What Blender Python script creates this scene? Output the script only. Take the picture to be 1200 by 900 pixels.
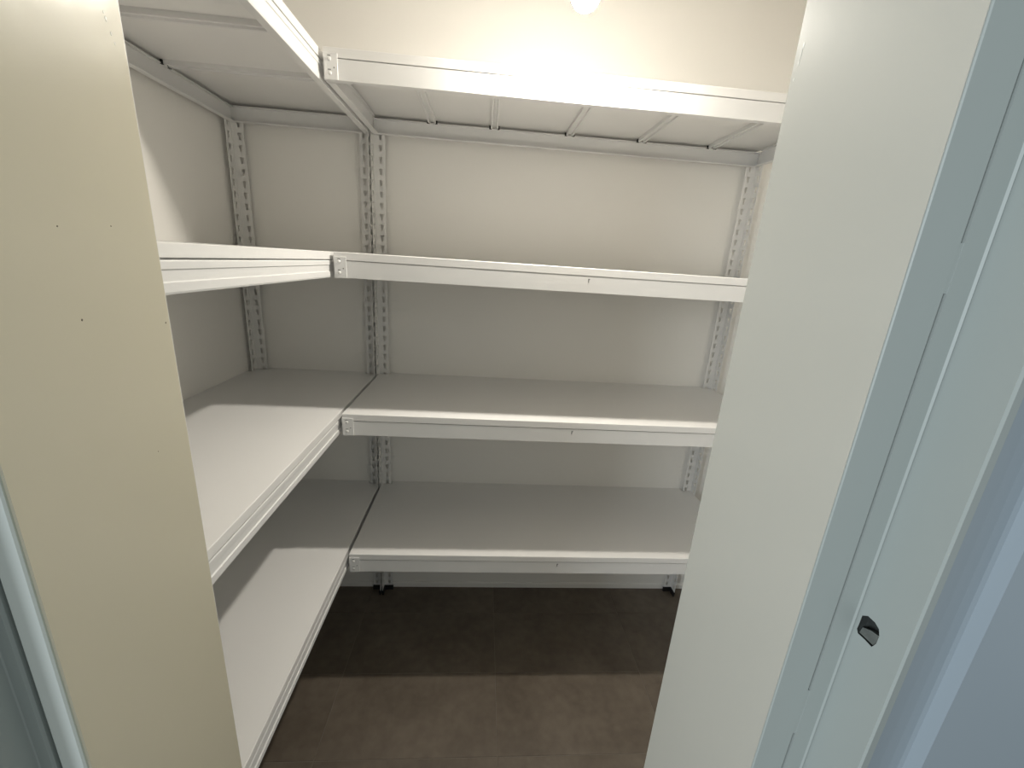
import bpy, bmesh, math, random
from mathutils import Vector, Matrix
random.seed(7)
for o in list(bpy.data.objects):
    bpy.data.objects.remove(o, do_unlink=True)
scn = bpy.context.scene
COL = scn.collection

# ------------------------------------------------------------------ camera
F_PX = 492.73
cam_d = bpy.data.cameras.new('camera')
cam_d.sensor_fit = 'HORIZONTAL'
cam_d.sensor_width = 36.0
cam_d.lens = F_PX / 1200.0 * 36.0
cam_d.clip_start = 0.02
cam = bpy.data.objects.new('camera', cam_d)
COL.objects.link(cam)
r_ = Vector((0.99609607, -0.06122163, 0.0635966))
u_ = Vector((-0.04393501, 0.28104243, 0.95868914))
f_ = Vector((0.07656585, 0.9577406, -0.27725549))
M = Matrix((r_, u_, -f_)).transposed().to_4x4()
M.translation = Vector((0.94192, -1.79183, 1.62714))
cam.matrix_world = M
scn.camera = cam

# ------------------------------------------------------------------ world, daylight of the adjoining room, exposure
w = bpy.data.worlds.new('world'); scn.world = w; w.use_nodes = True
bg = w.node_tree.nodes['Background']
bg.inputs['Color'].default_value = (0.70, 0.77, 0.78, 1)
bg.inputs['Strength'].default_value = 0.50
al = bpy.data.lights.new('window_daylight', 'AREA')
al.shape = 'RECTANGLE'; al.size = 1.4; al.size_y = 1.6
al.energy = 100; al.color = (0.80, 0.87, 0.92)
ao = bpy.data.objects.new('window_daylight', al); COL.objects.link(ao)
ao.location = (-1.9, -3.8, 1.75)
ao.rotation_euler = (Vector((1.2, -1.4, 1.4)) - Vector(ao.location)).to_track_quat('-Z', 'Y').to_euler()
BULB_STRENGTH = 1560.0        # tip of the diffuser; its rim glows weaker
vs = scn.view_settings
vs.view_transform = 'Standard'; vs.look = 'None'; vs.gamma = 1.0
vs.use_curve_mapping = False
vs.exposure = 0.12

# ------------------------------------------------------------------ materials
def mat(name, col, rough=0.5, bump=0.0, bscale=40.0, var=0.0, vscale=3.0, spec=0.5, stretch=(1, 1, 1), coat=0.0):
    m = bpy.data.materials.new(name); m.use_nodes = True
    nt = m.node_tree; b = nt.nodes['Principled BSDF']
    b.inputs['Roughness'].default_value = rough
    b.inputs['Specular IOR Level'].default_value = spec
    b.inputs['Coat Weight'].default_value = coat
    b.inputs['Coat Roughness'].default_value = 0.15
    b.inputs['Base Color'].default_value = (*col, 1)
    tc = nt.nodes.new('ShaderNodeTexCoord')
    mp = nt.nodes.new('ShaderNodeMapping'); mp.inputs['Scale'].default_value = stretch
    nt.links.new(tc.outputs['Object'], mp.inputs['Vector'])
    if var:
        n = nt.nodes.new('ShaderNodeTexNoise'); n.inputs['Scale'].default_value = vscale
        n.inputs['Detail'].default_value = 6
        nt.links.new(mp.outputs['Vector'], n.inputs['Vector'])
        mx = nt.nodes.new('ShaderNodeMix'); mx.data_type = 'RGBA'
        mx.inputs[6].default_value = (*[c * (1 - var) for c in col], 1)
        mx.inputs[7].default_value = (*[min(1, c * (1 + var)) for c in col], 1)
        nt.links.new(n.outputs['Fac'], mx.inputs[0])
        nt.links.new(mx.outputs[2], b.inputs['Base Color'])
    if bump:
        n = nt.nodes.new('ShaderNodeTexNoise'); n.inputs['Scale'].default_value = bscale
        n.inputs['Detail'].default_value = 3
        nt.links.new(mp.outputs['Vector'], n.inputs['Vector'])
        bp = nt.nodes.new('ShaderNodeBump'); bp.inputs['Strength'].default_value = bump
        bp.inputs['Distance'].default_value = 0.002
        nt.links.new(n.outputs['Fac'], bp.inputs['Height'])
        nt.links.new(bp.outputs['Normal'], b.inputs['Normal'])
    return m

MT = {
    'wall':   mat('wall_paint', (0.875, 0.855, 0.81), 0.85, 0.08, 160, 0.015, 2.0, 0.25),
    'ceil':   mat('ceiling_paint', (0.86, 0.84, 0.80), 0.9),
    'metal':  mat('white_powder_coat', (0.79, 0.785, 0.77), 0.34, 0.04, 300, 0.01, 4),
    'post':   mat('white_post_coat', (0.78, 0.77, 0.745), 0.42),
    'board':  mat('white_laminate_board', (0.83, 0.82, 0.80), 0.30, 0.03, 30, 0.012, 3),
    'jamb':   mat('cream_gloss_paint', (0.605, 0.565, 0.44), 0.24, 0.32, 16, 0.02, 5, 0.45, (1, 1, 0.6)),
    'jamb_r': mat('pale_gloss_paint', (0.53, 0.52, 0.465), 0.27, 0.26, 9, 0.02, 5, 0.45, (1, 1, 0.05)),
    'trim':   mat('frame_paint', (0.375, 0.41, 0.395), 0.42, 0.12, 25, 0.03, 8, 0.4, (1, 1, 0.3)),
    'strip':  mat('lit_strip_paint', (0.76, 0.80, 0.76), 0.45, 0.1, 25, 0.02, 8),  # lightened in place of the hall light missing on the left strip
    'archi':  mat('architrave_paint', (0.305, 0.355, 0.395), 0.45, 0.06, 30, 0.02, 8),
    'wallout': mat('hall_wall_paint', (0.36, 0.40, 0.45), 0.7, 0.05, 120),
    'grout':  mat('tile_grout', (0.20, 0.17, 0.14), 0.9),
    'black':  mat('black_plastic_and_notch', (0.012, 0.012, 0.012), 0.5),  # plastic post feet, and the painted dark of the crossbar notches
    'speck':  mat('speck_wear', (0.12, 0.10, 0.07), 0.8),
    'chip_glint':   mat('bare_chip_and_glint', (0.85, 0.84, 0.76), 0.25),  # bare chips, and the pale colour of painted glints on the drips
    'hole':   mat('splintered_wood', (0.035, 0.040, 0.038), 0.8, 0.6, 200, 0.5, 60),
    'splint': mat('torn_wood', (0.13, 0.14, 0.13), 0.8, 0.5, 150, 0.4, 80),
    'slot':   mat('slot_shadow_metal', (0.25, 0.25, 0.24), 0.6),
    'zinc':   mat('white_rivet', (0.78, 0.77, 0.75), 0.25),
    'brass':  mat('lamp_socket_white', (0.7, 0.7, 0.68), 0.4),
}
def tile_mat():
    m = mat('dark_brown_tile', (0.072, 0.058, 0.047), 0.42, 0.10, 60, 0.22, 4.0, 0.4)
    nt = m.node_tree; b = nt.nodes['Principled BSDF']
    tc = nt.nodes.new('ShaderNodeTexCoord')
    geo = nt.nodes.new('ShaderNodeNewGeometry')
    oi = nt.nodes.new('ShaderNodeObjectInfo')
    ad = nt.nodes.new('ShaderNodeVectorMath'); ad.operation = 'ADD'
    cx = nt.nodes.new('ShaderNodeCombineXYZ')
    ml = nt.nodes.new('ShaderNodeMath'); ml.operation = 'MULTIPLY'; ml.inputs[1].default_value = 37
    nt.links.new(oi.outputs['Random'], ml.inputs[0]); nt.links.new(ml.outputs[0], cx.inputs[2])
    nt.links.new(geo.outputs['Position'], ad.inputs[0]); nt.links.new(cx.outputs[0], ad.inputs[1])
    n1 = nt.nodes.new('ShaderNodeTexNoise'); n1.inputs['Scale'].default_value = 5; n1.inputs['Detail'].default_value = 8
    n2 = nt.nodes.new('ShaderNodeTexNoise'); n2.inputs['Scale'].default_value = 28; n2.inputs['Detail'].default_value = 5
    for n in (n1, n2): nt.links.new(ad.outputs[0], n.inputs['Vector'])
    av = nt.nodes.new('ShaderNodeMath'); av.operation = 'MULTIPLY_ADD'; av.inputs[1].default_value = 0.45
    nt.links.new(n2.outputs['Fac'], av.inputs[0])
    h = nt.nodes.new('ShaderNodeMath'); h.operation = 'MULTIPLY'; h.inputs[1].default_value = 0.65
    nt.links.new(n1.outputs['Fac'], h.inputs[0]); nt.links.new(h.outputs[0], av.inputs[2])
    cr = nt.nodes.new('ShaderNodeValToRGB')
    cr.color_ramp.elements[0].position = 0.36; cr.color_ramp.elements[0].color = (0.110, 0.088, 0.066, 1)
    cr.color_ramp.elements[1].position = 0.72; cr.color_ramp.elements[1].color = (0.178, 0.147, 0.114, 1)
    nt.links.new(av.outputs[0], cr.inputs[0]); nt.links.new(cr.outputs[0], b.inputs['Base Color'])
    return m
MT['tile'] = tile_mat()
def bulb_mat(name, k):
    m = bpy.data.materials.new(name); m.use_nodes = True
    b = m.node_tree.nodes['Principled BSDF']
    b.inputs['Base Color'].default_value = (0.9, 0.9, 0.9, 1)
    b.inputs['Emission Color'].default_value = (1.0, 0.945, 0.85, 1)
    b.inputs['Emission Strength'].default_value = BULB_STRENGTH * k
    return m
MT['bulb'] = bulb_mat('lit_bulb_tip', 1.0)
MT['bulb_rim'] = bulb_mat('lit_bulb_rim', 0.48)

# ------------------------------------------------------------------ helpers
def link(name, me, m=None, parent=None, loc=None):
    o = bpy.data.objects.new(name, me); COL.objects.link(o)
    if m is not None and me is not None and not me.materials: me.materials.append(MT[m])
    if parent is not None: o.parent = parent
    if loc is not None: o.location = loc
    return o
def bm_mesh(bm, name, smooth=False):
    bmesh.ops.recalc_face_normals(bm, faces=bm.faces)
    me = bpy.data.meshes.new(name); bm.to_mesh(me); bm.free()
    if smooth:
        for p in me.polygons: p.use_smooth = True
    return me
def add_box(bm, x0, x1, y0, y1, z0, z1, bev=0.0):
    t = bmesh.new()
    v = [t.verts.new(c) for c in ((x0, y0, z0), (x1, y0, z0), (x1, y1, z0), (x0, y1, z0), (x0, y0, z1), (x1, y0, z1), (x1, y1, z1), (x0, y1, z1))]
    for f in ((3, 2, 1, 0), (4, 5, 6, 7), (0, 1, 5, 4), (1, 2, 6, 5), (2, 3, 7, 6), (3, 0, 4, 7)): t.faces.new([v[i] for i in f])
    if bev: bmesh.ops.bevel(t, geom=list(t.edges), offset=bev, segments=1, affect='EDGES')
    me = bpy.data.meshes.new('t'); t.to_mesh(me); t.free(); bm.from_mesh(me); bpy.data.meshes.remove(me)
def box(name, x0, x1, y0, y1, z0, z1, m, parent=None, bev=0.0):
    bm = bmesh.new(); add_box(bm, x0, x1, y0, y1, z0, z1, bev)
    return link(name, bm_mesh(bm, name), m, parent)
def prism(bm, poly, a, b, axis):
    """poly: 2-D points; extruded from a to b along axis ('x': poly=(y,z); 'y': (x,z); 'z': (x,y))"""
    def P(p, t):
        return {'x': (t, p[0], p[1]), 'y': (p[0], t, p[1]), 'z': (p[0], p[1], t)}[axis]
    A = [bm.verts.new(P(p, a)) for p in poly]; B = [bm.verts.new(P(p, b)) for p in poly]
    n = len(poly)
    for i in range(n): bm.faces.new((A[i], A[(i + 1) % n], B[(i + 1) % n], B[i]))
    bm.faces.new(A[::-1]); bm.faces.new(B)
def prism_obj(name, poly, a, b, axis, m, parent=None):
    bm = bmesh.new(); prism(bm, poly, a, b, axis)
    return link(name, bm_mesh(bm, name), m, parent)
def tag(o, label, cat=None, group=None, kind=None):
    o['label'] = label
    if cat: o['category'] = cat
    if group: o['group'] = group
    if kind: o['kind'] = kind
    return o
def struct(o, label): return tag(o, label, kind='structure')
def lathe(bm, prof, seg=24, cx=0, cy=0):
    rings = []
    for r, z in prof:
        rings.append([bm.verts.new((cx + r * math.cos(2 * math.pi * k / seg), cy + r * math.sin(2 * math.pi * k / seg), z)) for k in range(seg)] if r > 1e-6 else [bm.verts.new((cx, cy, z))])
    for A, B in zip(rings, rings[1:]):
        for k in range(seg):
            j = (k + 1) % seg
            if len(A) == 1: bm.faces.new((A[0], B[k], B[j]))
            elif len(B) == 1: bm.faces.new((A[k], A[j], B[0]))
            else: bm.faces.new((A[k], A[j], B[j], B[k]))

# ------------------------------------------------------------------ the setting
XW0, XW1 = -0.018, 2.22         # closet side walls
YB = 0.020                       # back wall
YD = -1.250                      # inner face of the door wall
YF = -1.459                      # end of the reveal
XL, XR = 0.557, 1.2845           # reveal faces
HC = 2.62                        # ceiling
HD = 2.06                        # door opening height

floor = box('floor', -1.2, 3.4, -3.6, YB + 0.1, -0.10, -0.0016, 'grout')
struct(floor, 'dark brown rectangular floor tiles with thin lighter joints')
TX, TY = 0.61, 0.308
tile_me = None
bm = bmesh.new(); add_box(bm, -TX / 2 + .0011, TX / 2 - .0011, -TY / 2 + .0011, TY / 2 - .0011, -0.009, 0, 0.0008)
tile_me = bm_mesh(bm, 'tile')
cut_me = None
for i in range(-2, 5):
    for j in range(-8, 3):
        x0 = 0.448 + TX * (i - 0) ; y1 = -0.768 + TY * (j + 0)
        if y1 >= YB - .02: continue
        cx, cy = x0 + TX / 2, y1 + TY / 2
        if cy + TY / 2 > YB:                      # cut row at the back wall
            if cut_me is None:
                bm = bmesh.new(); add_box(bm, -TX / 2 + .0011, TX / 2 - .0011, y1 + .0011, YB - .001, -0.009, 0, 0.0008)
                cut_me = bm_mesh(bm, 'tile')
            link('tile', cut_me, 'tile', floor, (cx, 0, 0))
        else:
            link('tile', tile_me, 'tile', floor, (cx, cy, 0))

struct(box('wall_back', XW0 - .1, XW1 + .1, YB, YB + 0.1, 0, HC, 'wall'), 'cream painted back wall behind the long shelves')
struct(box('wall_left', XW0 - .1, XW0, YD, YB, 0, HC, 'wall'), 'cream painted left wall behind the short shelves')
struct(box('wall_right', XW1, XW1 + .1, YD, YB, 0, HC, 'wall'), 'cream painted right wall seen past the slotted post')
struct(box('ceiling', XW0 - .1, XW1 + .1, YD - .1, YB + .1, HC, HC + .1, 'ceil'), 'white closet ceiling above the bulb')
bb = bmesh.new(); prism(bb, [(YB, 0), (YB, .028), (YB - .004, .028), (YB - .008, .022), (YB - .008, 0)], XW0, XW1, 'x')
struct(link('baseboard_back', bm_mesh(bb, 'baseboard'), 'wall'), 'low white skirting strip along the foot of the back wall')

XFL, XFR = 0.500, 1.42           # masonry limits beside the frame
wf = bmesh.new()
add_box(wf, XW0 - .1, 0.527, YD - .19, YD, 0, HC)
add_box(wf, 1.3225, XW1 + .1, YD - .19, YD, 0, HC)
add_box(wf, 0.527, 1.3225, YD - .19, YD, HD + .04, HC)
wall_front = link('wall_front', bm_mesh(wf, 'wall_front'), 'wall')
struct(wall_front, 'door wall of the closet around the opening')
wo = bmesh.new()
add_box(wo, -1.2, 0.497, -1.495, YD - .191, 0, HC)
add_box(wo, 1.60, 3.4, -1.495, YD - .191, 0, HC)
add_box(wo, 0.497, 1.60, -1.495, YD - .191, HD + .12, HC)
struct(link('wall_hall', bm_mesh(wo, 'wall_hall'), 'wallout'), 'blue grey outer wall of the room in front of the closet')

# left jamb: cream reveal with an undercut nose, strip with a colour paled to look lit, then the rebate
t1 = prism_obj('trim_1', [(XL, YD + .003), (XL - .003, YD), (.5275, YD), (.5275, -1.440), (XL - .0042, -1.440), (XL - .0014, -1.4585), (XL, -1.4575)], 0, HD, 'z', 'jamb')
struct(t1, 'wide cream painted left door jamb reveal')
st = prism_obj('door_stop', [(XL - .0046, -1.441), (XL - .0046, -1.4575), (XL - .0062, -1.459), (.5305, -1.459), (.529, -1.4575), (.529, -1.441)], 0, HD, 'z', 'strip', t1)
st['label'] = 'blue green strip beside the reveal, colour lightened to look lit'
t1b = prism_obj('rebate', [(.5255, -1.4425), (.5255, -1.459), (.524, -1.4615), (.5135, -1.4615), (.5125, -1.4625), (.5125, -1.498), (.470, -1.498), (.470, -1.4957), (.4985, -1.4957), (.4985, -1.4425)], 0, HD, 'z', 'trim', t1)
# specks of wear on the left reveal
for yy, zz, s in ((-1.3645, 1.6324, .0011), (-1.3068, 1.6367, .0010), (-1.3606, 1.5475, .0016), (-1.2535, 1.5297, .0016), (-1.30, 1.38, .0008)):
    bm = bmesh.new(); bmesh.ops.create_icosphere(bm, subdivisions=1, radius=1)
    bmesh.ops.scale(bm, vec=(.0003, s * .7, s * .85), verts=bm.verts); bmesh.ops.translate(bm, vec=(XL + .0001, yy, zz), verts=bm.verts)
    link('paint_speck', bm_mesh(bm, 'paint_speck'), 'speck', t1)
# paint runs near the top of the left reveal, their glints put in as pale colour
for yy, zz, s in ((-1.2900, 1.842, .0014), (-1.2665, 1.833, .0016), (-1.2630, 1.822, .0012), (-1.2600, 1.815, .0010), (-1.2680, 1.838, .0010)):
    bm = bmesh.new(); bmesh.ops.create_icosphere(bm, subdivisions=2, radius=1)
    bmesh.ops.scale(bm, vec=(.0003, s * .8, s * 1.5), verts=bm.verts); bmesh.ops.translate(bm, vec=(XL, yy, zz), verts=bm.verts)
    link('paint_drip_glint', bm_mesh(bm, 'paint_drip_glint', True), 'chip_glint', t1)

# right jamb: pale reveal lining, open joint, frame with rebate, latch hole and architrave
t2 = prism_obj('trim_2', [(XR, YD + .003), (XR + .003, YD), (1.3213, YD), (1.3213, -1.4570), (XR, -1.4570)], 0, HD, 'z', 'jamb_r')
struct(t2, 'wide glossy pale right door jamb reveal')
fs = prism_obj('edge_strip', [(XR + .0002, -1.4571), (1.3213, -1.4571), (1.3213, -1.459), (XR + .0012, -1.459), (XR + .0002, -1.4580)], 0, HD, 'z', 'trim', t2)
fs['label'] = 'grey green painted edge of the reveal'
for k, (yy, zz, ly, lz) in enumerate(((-1.2580, 1.8790, .0012, .0035), (-1.2555, 1.8630, .0010, .0030), (-1.2565, 1.8710, .0006, .0060), (-1.2530, 1.8480, .0010, .0018))):
    bm = bmesh.new(); bmesh.ops.create_icosphere(bm, subdivisions=2, radius=1)
    bmesh.ops.scale(bm, vec=(.0004, ly, lz), verts=bm.verts); bmesh.ops.translate(bm, vec=(XR, yy, zz), verts=bm.verts)
    link('paint_chip', bm_mesh(bm, 'paint_chip', True), 'chip_glint', t2)
# filler left in the open joint
for z0, z1 in ((0, 1.06), (1.125, 1.19), (1.625, 1.665), (1.90, HD)):
    bm = bmesh.new(); add_box(bm, 1.3213, 1.3247, -1.4586, -1.45, z0, z1)
    link('joint_filler', bm_mesh(bm, 'joint_filler'), 'trim', t2)

XB = 1.3475
hole = [(-1.4642, 1.2994), (-1.4694, 1.304), (-1.4773, 1.304), (-1.4827, 1.3012), (-1.4851, 1.2952), (-1.485, 1.2851), (-1.4822, 1.2783), (-1.474, 1.2788), (-1.4659, 1.2783), (-1.4637, 1.2819), (-1.4641, 1.2897)]
t3 = bpy.data.objects.new('trim_3', None); COL.objects.link(t3); t3.location = (0, 0, 0)
struct(t3, 'grey green right door frame with a torn latch hole')
fb = bmesh.new()
ri = 0.0012
# plan outline of the frame, left open along the rebate face
outl = [(XB, -1.4595), (XB - .0015, -1.4606), (XB - .003, -1.459), (1.3246, -1.459), (1.3246, -1.445), (1.3600, -1.445), (1.3600, -1.5085), (1.358, -1.509), (1.3495, -1.511), (XB, -1.5095)]
A = [fb.verts.new((x, y, 0)) for x, y in outl]; B = [fb.verts.new((x, y, HD)) for x, y in outl]
for i in range(len(outl) - 1): fb.faces.new((A[i], A[i + 1], B[i + 1], B[i]))
fb.faces.new(A[::-1]); fb.faces.new(B)
ring = [fb.verts.new((XB, y, z)) for y, z in hole]
es = [fb.edges.new((ring[i], ring[(i + 1) % len(ring)])) for i in range(len(ring))]
rect = [A[0], A[-1], B[-1], B[0]]
re = []
for i in range(4):
    a, b = rect[i], rect[(i + 1) % 4]
    e = fb.edges.get((a, b)) or fb.edges.new((a, b)); re.append(e)
bmesh.ops.triangle_fill(fb, use_beauty=True, use_dissolve=False, edges=es + re)
frame = link('door_frame', bm_mesh(fb, 'door_frame'), 'trim', t3)
prism_obj('architrave', [(1.3602, -1.445), (1.3602, -1.5084), (1.380, -1.5035), (1.396, -1.5005), (1.408, -1.4995), (1.4125, -1.5005), (1.4160, -1.512), (1.545, -1.512), (1.545, -1.445)], 0, HD, 'z', 'archi', t3)
# pocket behind the hole
pb = bmesh.new()
cy_, cz_ = -1.4745, 1.291
levels = [(XB - .0001, 1.0), (XB + .003, 1.05), (XB + .008, .99), (XB + .0115, .85)]
rings = []
for x, s in levels:
    rings.append([pb.verts.new((x, cy_ + (y - cy_) * s, cz_ + (z - cz_) * s)) for y, z in hole])
for P_, Q_ in zip(rings, rings[1:]):
    for i in range(len(hole)):
        j = (i + 1) % len(hole); pb.faces.new((P_[i], P_[j], Q_[j], Q_[i]))
pb.faces.new(rings[-1])
pk = link('latch_hole', bm_mesh(pb, 'latch_hole'), 'hole', t3)
pk['label'] = 'dark torn latch hole'
sp = bmesh.new()      # torn flap inside the pocket
fl = [(-1.4660, 1.2795), (-1.4815, 1.2795), (-1.4845, 1.2860), (-1.4845, 1.2925), (-1.4740, 1.2900), (-1.4650, 1.2850)]
a = [sp.verts.new((XB + .0012 + .003 * i / 5, y, z)) for i, (y, z) in enumerate(fl)]
b = [sp.verts.new((v.co.x + .006, v.co.y, v.co.z - .001)) for v in a]
sp.faces.new(a); sp.faces.new(b[::-1])
for i in range(6): sp.faces.new((a[i], a[(i + 1) % 6], b[(i + 1) % 6], b[i]))
link('torn_flap', bm_mesh(sp, 'torn_flap'), 'splint', t3)
# head of the frame across the top
struct(prism_obj('trim_4', [(YD, HD), (YD, HD + .04), (-1.441, HD + .04), (-1.441, HD + .12), (-1.511, HD + .12), (-1.511, HD)], .47, 1.545, 'x', 'trim'), 'painted head of the door frame above the opening')

# ------------------------------------------------------------------ shelving
PW = 0.043; TH = 0.0018; PITCH = 0.040
SLOT = [(-.0040, -.0115), (.0040, -.0115), (.0046, .000), (.0078, .0050), (.0060, .0110), (-.0060, .0110), (-.0078, .0050), (-.0046, .000)]
def perforated(bm, fn, width, H, c):
    """strip 0..width by 0..H with teardrop slots every PITCH, thickness TH; fn(u,v,n)->xyz"""
    n = int((H - .02) / PITCH)
    v0 = .02
    def quad(pts):
        bm.faces.new([bm.verts.new(fn(*p)) for p in pts])
    def slab(u0, u1, a, b):
        quad([(u0, a, 0), (u1, a, 0), (u1, b, 0), (u0, b, 0)]); quad([(u0, b, TH), (u1, b, TH), (u1, a, TH), (u0, a, TH)])
    slab(0, width, 0, v0); slab(0, width, v0 + n * PITCH, H)
    for k in range(n):
        vc = v0 + (k + .5) * PITCH
        out = [(0, vc - PITCH / 2), (width, vc - PITCH / 2), (width, vc), (width, vc + PITCH * .25), (width, vc + PITCH / 2), (0, vc + PITCH / 2), (0, vc + PITCH * .25), (0, vc)]
        inn = [(c + a, vc + b) for a, b in SLOT]
        for h in (0, TH):
            O = [bm.verts.new(fn(u, v, h)) for u, v in out]; I = [bm.verts.new(fn(u, v, h)) for u, v in inn]
            for i in range(8):
                j = (i + 1) % 8; bm.faces.new((O[i], O[j], I[j], I[i]))
        for i in range(8):
            j = (i + 1) % 8
            quad([(*inn[i], 0), (*inn[j], 0), (*inn[j], TH), (*inn[i], TH)])
    quad([(0, 0, 0), (0, H, 0), (0, H, TH), (0, 0, TH)]); quad([(width, 0, 0), (width, 0, TH), (width, H, TH), (width, H, 0)])
    quad([(0, 0, 0), (0, 0, TH), (width, 0, TH), (width, 0, 0)]); quad([(0, H, 0), (width, H, 0), (width, H, TH), (0, H, TH)])
def post(parent, X, Y, sx, sy, H=2.105):
    z0 = .006
    bm = bmesh.new()
    perforated(bm, lambda u, v, n: (X + sx * u, Y + sy * n, z0 + v), PW, H - z0, PW * .62)
    perforated(bm, lambda u, v, n: (X + sx * n, Y + sy * u, z0 + v), PW, H - z0, PW * .62)
    me = bm_mesh(bm, 'post')
    p = link('post', me, 'post', parent)
    fb_ = bmesh.new()
    q = [(-.001, -.001), (PW + .002, -.001), (PW + .002, .007), (.007, .007), (.007, PW + .002), (-.001, PW + .002)]
    prism(fb_, [(X + sx * a_, Y + sy * b_) for a_, b_ in q], 0, .024, 'z')
    link('post_foot', bm_mesh(fb_, 'post_foot'), 'black', p)
    return p
LV = [0.5993, 1.1288, 1.6249, 2.1230]
HB = 0.072
def beam_x(name, parent, x0, x1, yface, s, ztop, zbot, m='metal', slot_x=None):
    """beam along x; outer face at yface, body goes to yface + s*0.013 (folded channel profile)"""
    prof = [(0, 0), (0, -1), (.020, -1), (.020, -.955), (.0022, -.955), (.0022, -.045), (.013, -.045), (.013, 0)]
    H = ztop - zbot
    bm = bmesh.new(); prism(bm, [(yface + s * a_, ztop + b_ * H) for a_, b_ in prof], x0, x1, 'x')
    return link(name, bm_mesh(bm, name), m, parent)
def beam_y(name, parent, y0, y1, xface, s, ztop, zbot, ribbed=False):
    if ribbed:
        prof = [(.0012, 0), (0, -.05), (0, -.26), (.0022, -.29), (.0022, -.62), (0, -.66), (0, -.93), (.0014, -1), (.020, -1), (.020, -.955), (.0042, -.955), (.0042, -.045), (.013, -.045), (.013, 0)]
    else:
        prof = [(0, 0), (0, -1), (.020, -1), (.020, -.955), (.0022, -.955), (.0022, -.045), (.013, -.045), (.013, 0)]
    H = ztop - zbot
    bm = bmesh.new(); prism(bm, [(xface + s * a_, ztop + b_ * H) for a_, b_ in prof], y0, y1, 'y')
    return link(name, bm_mesh(bm, name), 'metal', parent)
def crossbar(parent, axis, c, a, b, z):
    """low hat channel under the board, along y (axis 'y', c = x) or x"""
    wv = .014
    prof = [(-wv, 0), (-wv, -.012), (-wv + .007, -.012), (-wv + .009, -.006), (wv - .009, -.006), (wv - .007, -.012), (wv, -.012), (wv, 0)]
    bm = bmesh.new(); prism(bm, [(c + p, z + q) for p, q in prof], a, b, axis)
    o = link('crossbar', bm_mesh(bm, 'crossbar'), 'metal', parent)
    for s in (-1, 1):  # black blocks put in for the dark of the notches at the bar end
        cc = c + s * (wv + .0005)
        bm = bmesh.new()
        e0, e1 = b, b + .006
        if axis == 'x': e0, e1 = a - .006, a
        if axis == 'y': add_box(bm, cc - .0045, cc + .0045, e0, e1, z - .013, z - .002)
        else: add_box(bm, e0, e1, cc - .0045, cc + .0045, z - .013, z - .002)
        link('notch_shade', bm_mesh(bm, 'notch_shade'), 'black', o)
    return o

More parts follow.
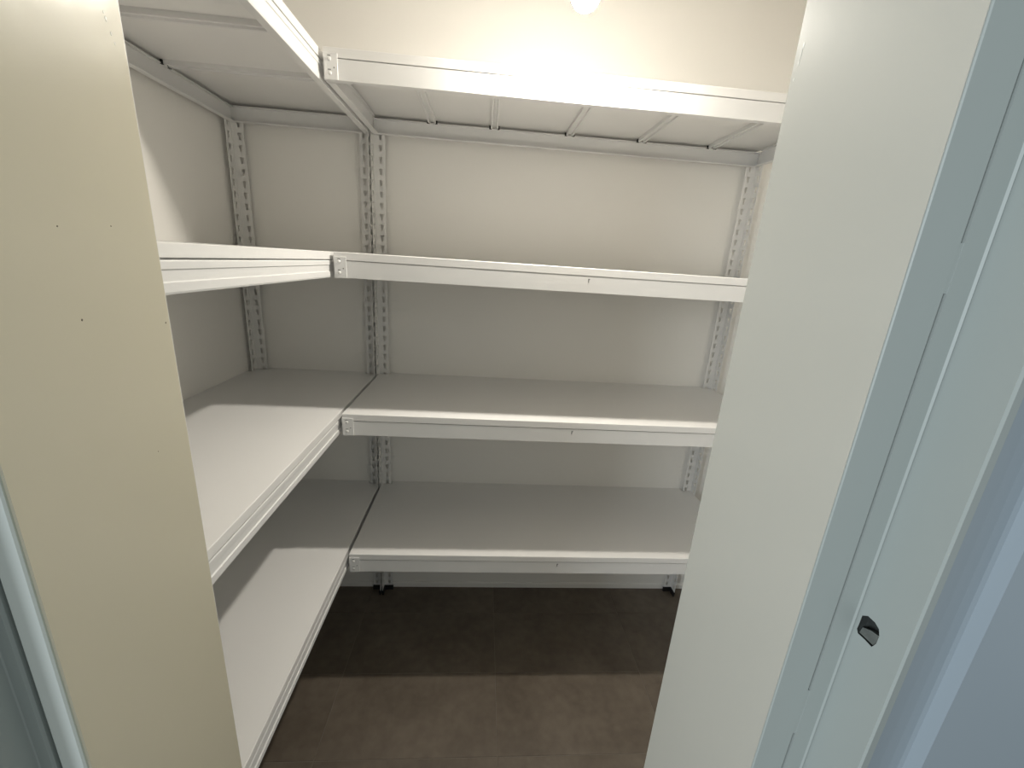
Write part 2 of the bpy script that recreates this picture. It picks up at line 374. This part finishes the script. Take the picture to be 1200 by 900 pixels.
# --- long unit along the back wall
D0, D1, DEP = 0.506, 2.006, 0.500
ru = bpy.data.objects.new('shelving_unit', None); COL.objects.link(ru); ru.location = (0, 0, 0)
tag(ru, 'long white slotted metal shelving unit along the back wall', 'shelving', 'white shelving units')
post(ru, D0, 0, 1, -1); post(ru, D1, 0, -1, -1); post(ru, D1, -DEP - .0016, -1, 1)
rivet_me = None
for z in LV:
    # board with a taller front edge
    bm = bmesh.new()
    prism(bm, [(-.0030, z - .011), (-.0030, z), (-DEP + .0012, z), (-DEP, z - .0012), (-DEP, z - .0215), (-DEP + .001, z - .0225), (-DEP + .016, z - .0225), (-DEP + .016, z - .011)], D0 + .002, D1 - .002, 'x')
    q = .002 if z == LV[-1] else PW + .004      # the top board covers the post heads
    add_box(bm, D0 + q, D1 - q, -.0030, YB - .001, z - .011, z)
    link('shelf_board', bm_mesh(bm, 'shelf_board'), 'board', ru)
    # front beam with a keyhole slot in the middle
    fbm = beam_x('beam', ru, D0 + .001, D1 - .002, -DEP + .0006, 1, z - .0245, z - HB)
    bm = bmesh.new()
    cx, cz = 1.2565, z - .0365
    add_box(bm, cx - .0018, cx + .0018, -DEP + .0001, -DEP + .0012, cz - .006, cz + .006, .0003)
    add_box(bm, cx + .0010, cx + .0040, -DEP + .0001, -DEP + .0012, cz + .002, cz + .0062, .0003)
    link('keyhole_slot', bm_mesh(bm, 'keyhole_slot'), 'slot', fbm)
    bm = bmesh.new(); add_box(bm, cx - .0024, cx + .0016, -DEP - .0002, -DEP + .0012, cz - .0110, cz - .0066, .0008)
    link('slot_lip', bm_mesh(bm, 'slot_lip'), 'zinc', fbm)
    beam_x('beam', ru, D0 + .004, D1 - .004, -.0020, -1, z - .0205, z - HB)
    beam_y('beam', ru, -DEP + .024, -.024, D0 + .0018, 1, z - .0150, z - HB)
    beam_y('beam', ru, -DEP + .024, -.024, D1 - .0018, -1, z - .0150, z - HB)
    for bx in (.725, .955, 1.240, 1.520, 1.800):
        crossbar(ru, 'y', bx, -DEP + .018, -.018, z - .011)
    # corner connector plate with rivets
    bm = bmesh.new(); add_box(bm, D0 + .0005, D0 + .0370, -DEP - .0022, -DEP + .0002, z - HB - .0010, z - .0130, .0007)
    add_box(bm, D0 + .0005, D0 + .0030, -DEP - .0022, -DEP + .022, z - HB - .0010, z - .024, .0004)
    pl = link('connector_plate', bm_mesh(bm, 'connector_plate'), 'metal', ru)
    for k, zz in enumerate((z - .0270, z - .0580)):
        bm = bmesh.new()
        lathe(bm, [(0, .0026), (.0030, .0022), (.0048, .0008), (.0052, 0)], 12)
        bmesh.ops.rotate(bm, cent=(0, 0, 0), matrix=Matrix.Rotation(math.radians(90), 3, 'X'), verts=bm.verts)
        bmesh.ops.translate(bm, vec=(D0 + .0165, -DEP - .0022, zz), verts=bm.verts)
        link('rivet', bm_mesh(bm, 'rivet', True), 'zinc', pl)
        bm = bmesh.new(); add_box(bm, D0 + .0125, D0 + .0200, -DEP - .0026, -DEP - .0018, zz + .0062, zz + .0088)
        link('rivet_slot', bm_mesh(bm, 'rivet_slot'), 'slot', pl)
    bm = bmesh.new(); add_box(bm, D0 + .0265, D0 + .0295, -DEP - .0026, -DEP - .0018, z - .0475, z - .0440)
    link('rivet_slot', bm_mesh(bm, 'rivet_slot'), 'slot', pl)

# --- short unit along the left wall
L1 = 0.496; LEN = 1.205
lu = bpy.data.objects.new('shelving_unit', None); COL.objects.link(lu); lu.location = (0, 0, 0)
tag(lu, 'white metal shelving unit along the left wall, running towards the door', 'shelving', 'white shelving units')
post(lu, 0, 0, 1, -1); post(lu, L1 + .0016, 0, -1, -1); post(lu, 0, -LEN, 1, 1); post(lu, L1 + .0016, -LEN, -1, 1)
for z in LV:
    zz = z - .0012
    bm = bmesh.new()
    prism(bm, [(.0030, zz - .011), (.0030, zz), (L1 - .0012, zz), (L1, zz - .0012), (L1, zz - .0205), (L1 - .001, zz - .0215), (L1 - .016, zz - .0215), (L1 - .016, zz - .011)], -LEN + .003, -.003, 'y')
    q = .003 if z == LV[-1] else PW + .004
    add_box(bm, XW0 + .001, .0030, -LEN + q, -q, zz - .011, zz)
    add_box(bm, XW0 + .001 if z == LV[-1] else q, L1 - q, -.0030, YB - .001, zz - .011, zz)
    link('shelf_board', bm_mesh(bm, 'shelf_board'), 'board', lu)
    beam_y('beam', lu, -LEN + .002, -.002, L1 - .0002, -1, zz - .0240, zz - HB, True)
    beam_y('beam', lu, -LEN + .002, -.002, .0020, 1, zz - .0205, zz - HB)
    beam_x('beam', lu, .024, L1 - .024, -.0020, -1, zz - .0205, zz - HB)
    beam_x('beam', lu, .024, L1 - .024, -LEN + .0020, 1, zz - .0205, zz - HB)
    for by in (-.335, -.615, -.895):
        crossbar(lu, 'x', by, .018, L1 - .018, zz - .011)

# ------------------------------------------------------------------ hanging bulb
bx, by, bz = 1.1535, -0.58, 2.2175
lamp = bpy.data.objects.new('pendant_bulb', None); COL.objects.link(lamp); lamp.location = (bx, by, HC)
tag(lamp, 'bare lit white bulb hanging above the long shelves', 'light bulb')
def rel(bm): bmesh.ops.translate(bm, vec=(0, 0, -HC), verts=bm.verts)
bm = bmesh.new()
R = .035; CAP = math.radians(68)
prof = [(0, bz)] + [(R * math.sin(k / 10 * CAP), bz + R - R * math.cos(k / 10 * CAP)) for k in range(1, 11)]
lathe(bm, prof, 28); rel(bm)
dome = link('diffuser_dome', bm_mesh(bm, 'diffuser_dome', True), 'bulb', lamp)
dome.data.materials.append(MT['bulb_rim'])
for p in dome.data.polygons:
    if math.hypot(p.center.x, p.center.y) > R * math.sin(math.radians(41)): p.material_index = 1
zc = prof[-1][1]; rc = prof[-1][0]
bm = bmesh.new(); lathe(bm, [(.0, zc + .0006), (rc - .0006, zc + .0006), (rc + .0006, zc + .001), (.036, zc + .010), (.035, zc + .020), (.027, bz + .072), (.019, bz + .090)], 28); rel(bm)
link('bulb_body', bm_mesh(bm, 'bulb_body', True), 'brass', lamp)
bm = bmesh.new(); lathe(bm, [(.0, bz + .086), (.0185, bz + .087), (.020, bz + .095), (.020, bz + .135), (.012, bz + .150), (.004, bz + .155)], 20); rel(bm)
link('socket', bm_mesh(bm, 'socket', True), 'brass', lamp)
bm = bmesh.new(); lathe(bm, [(.003, bz + .150), (.003, HC - .018)], 8); rel(bm)
link('cord', bm_mesh(bm, 'cord', True), 'brass', lamp)
bm = bmesh.new(); lathe(bm, [(.004, HC - .024), (.03, HC - .022), (.042, HC - .010), (.043, HC - .0005), (0, HC - .0005)], 24); rel(bm)
link('ceiling_rose', bm_mesh(bm, 'ceiling_rose', True), 'brass', lamp)
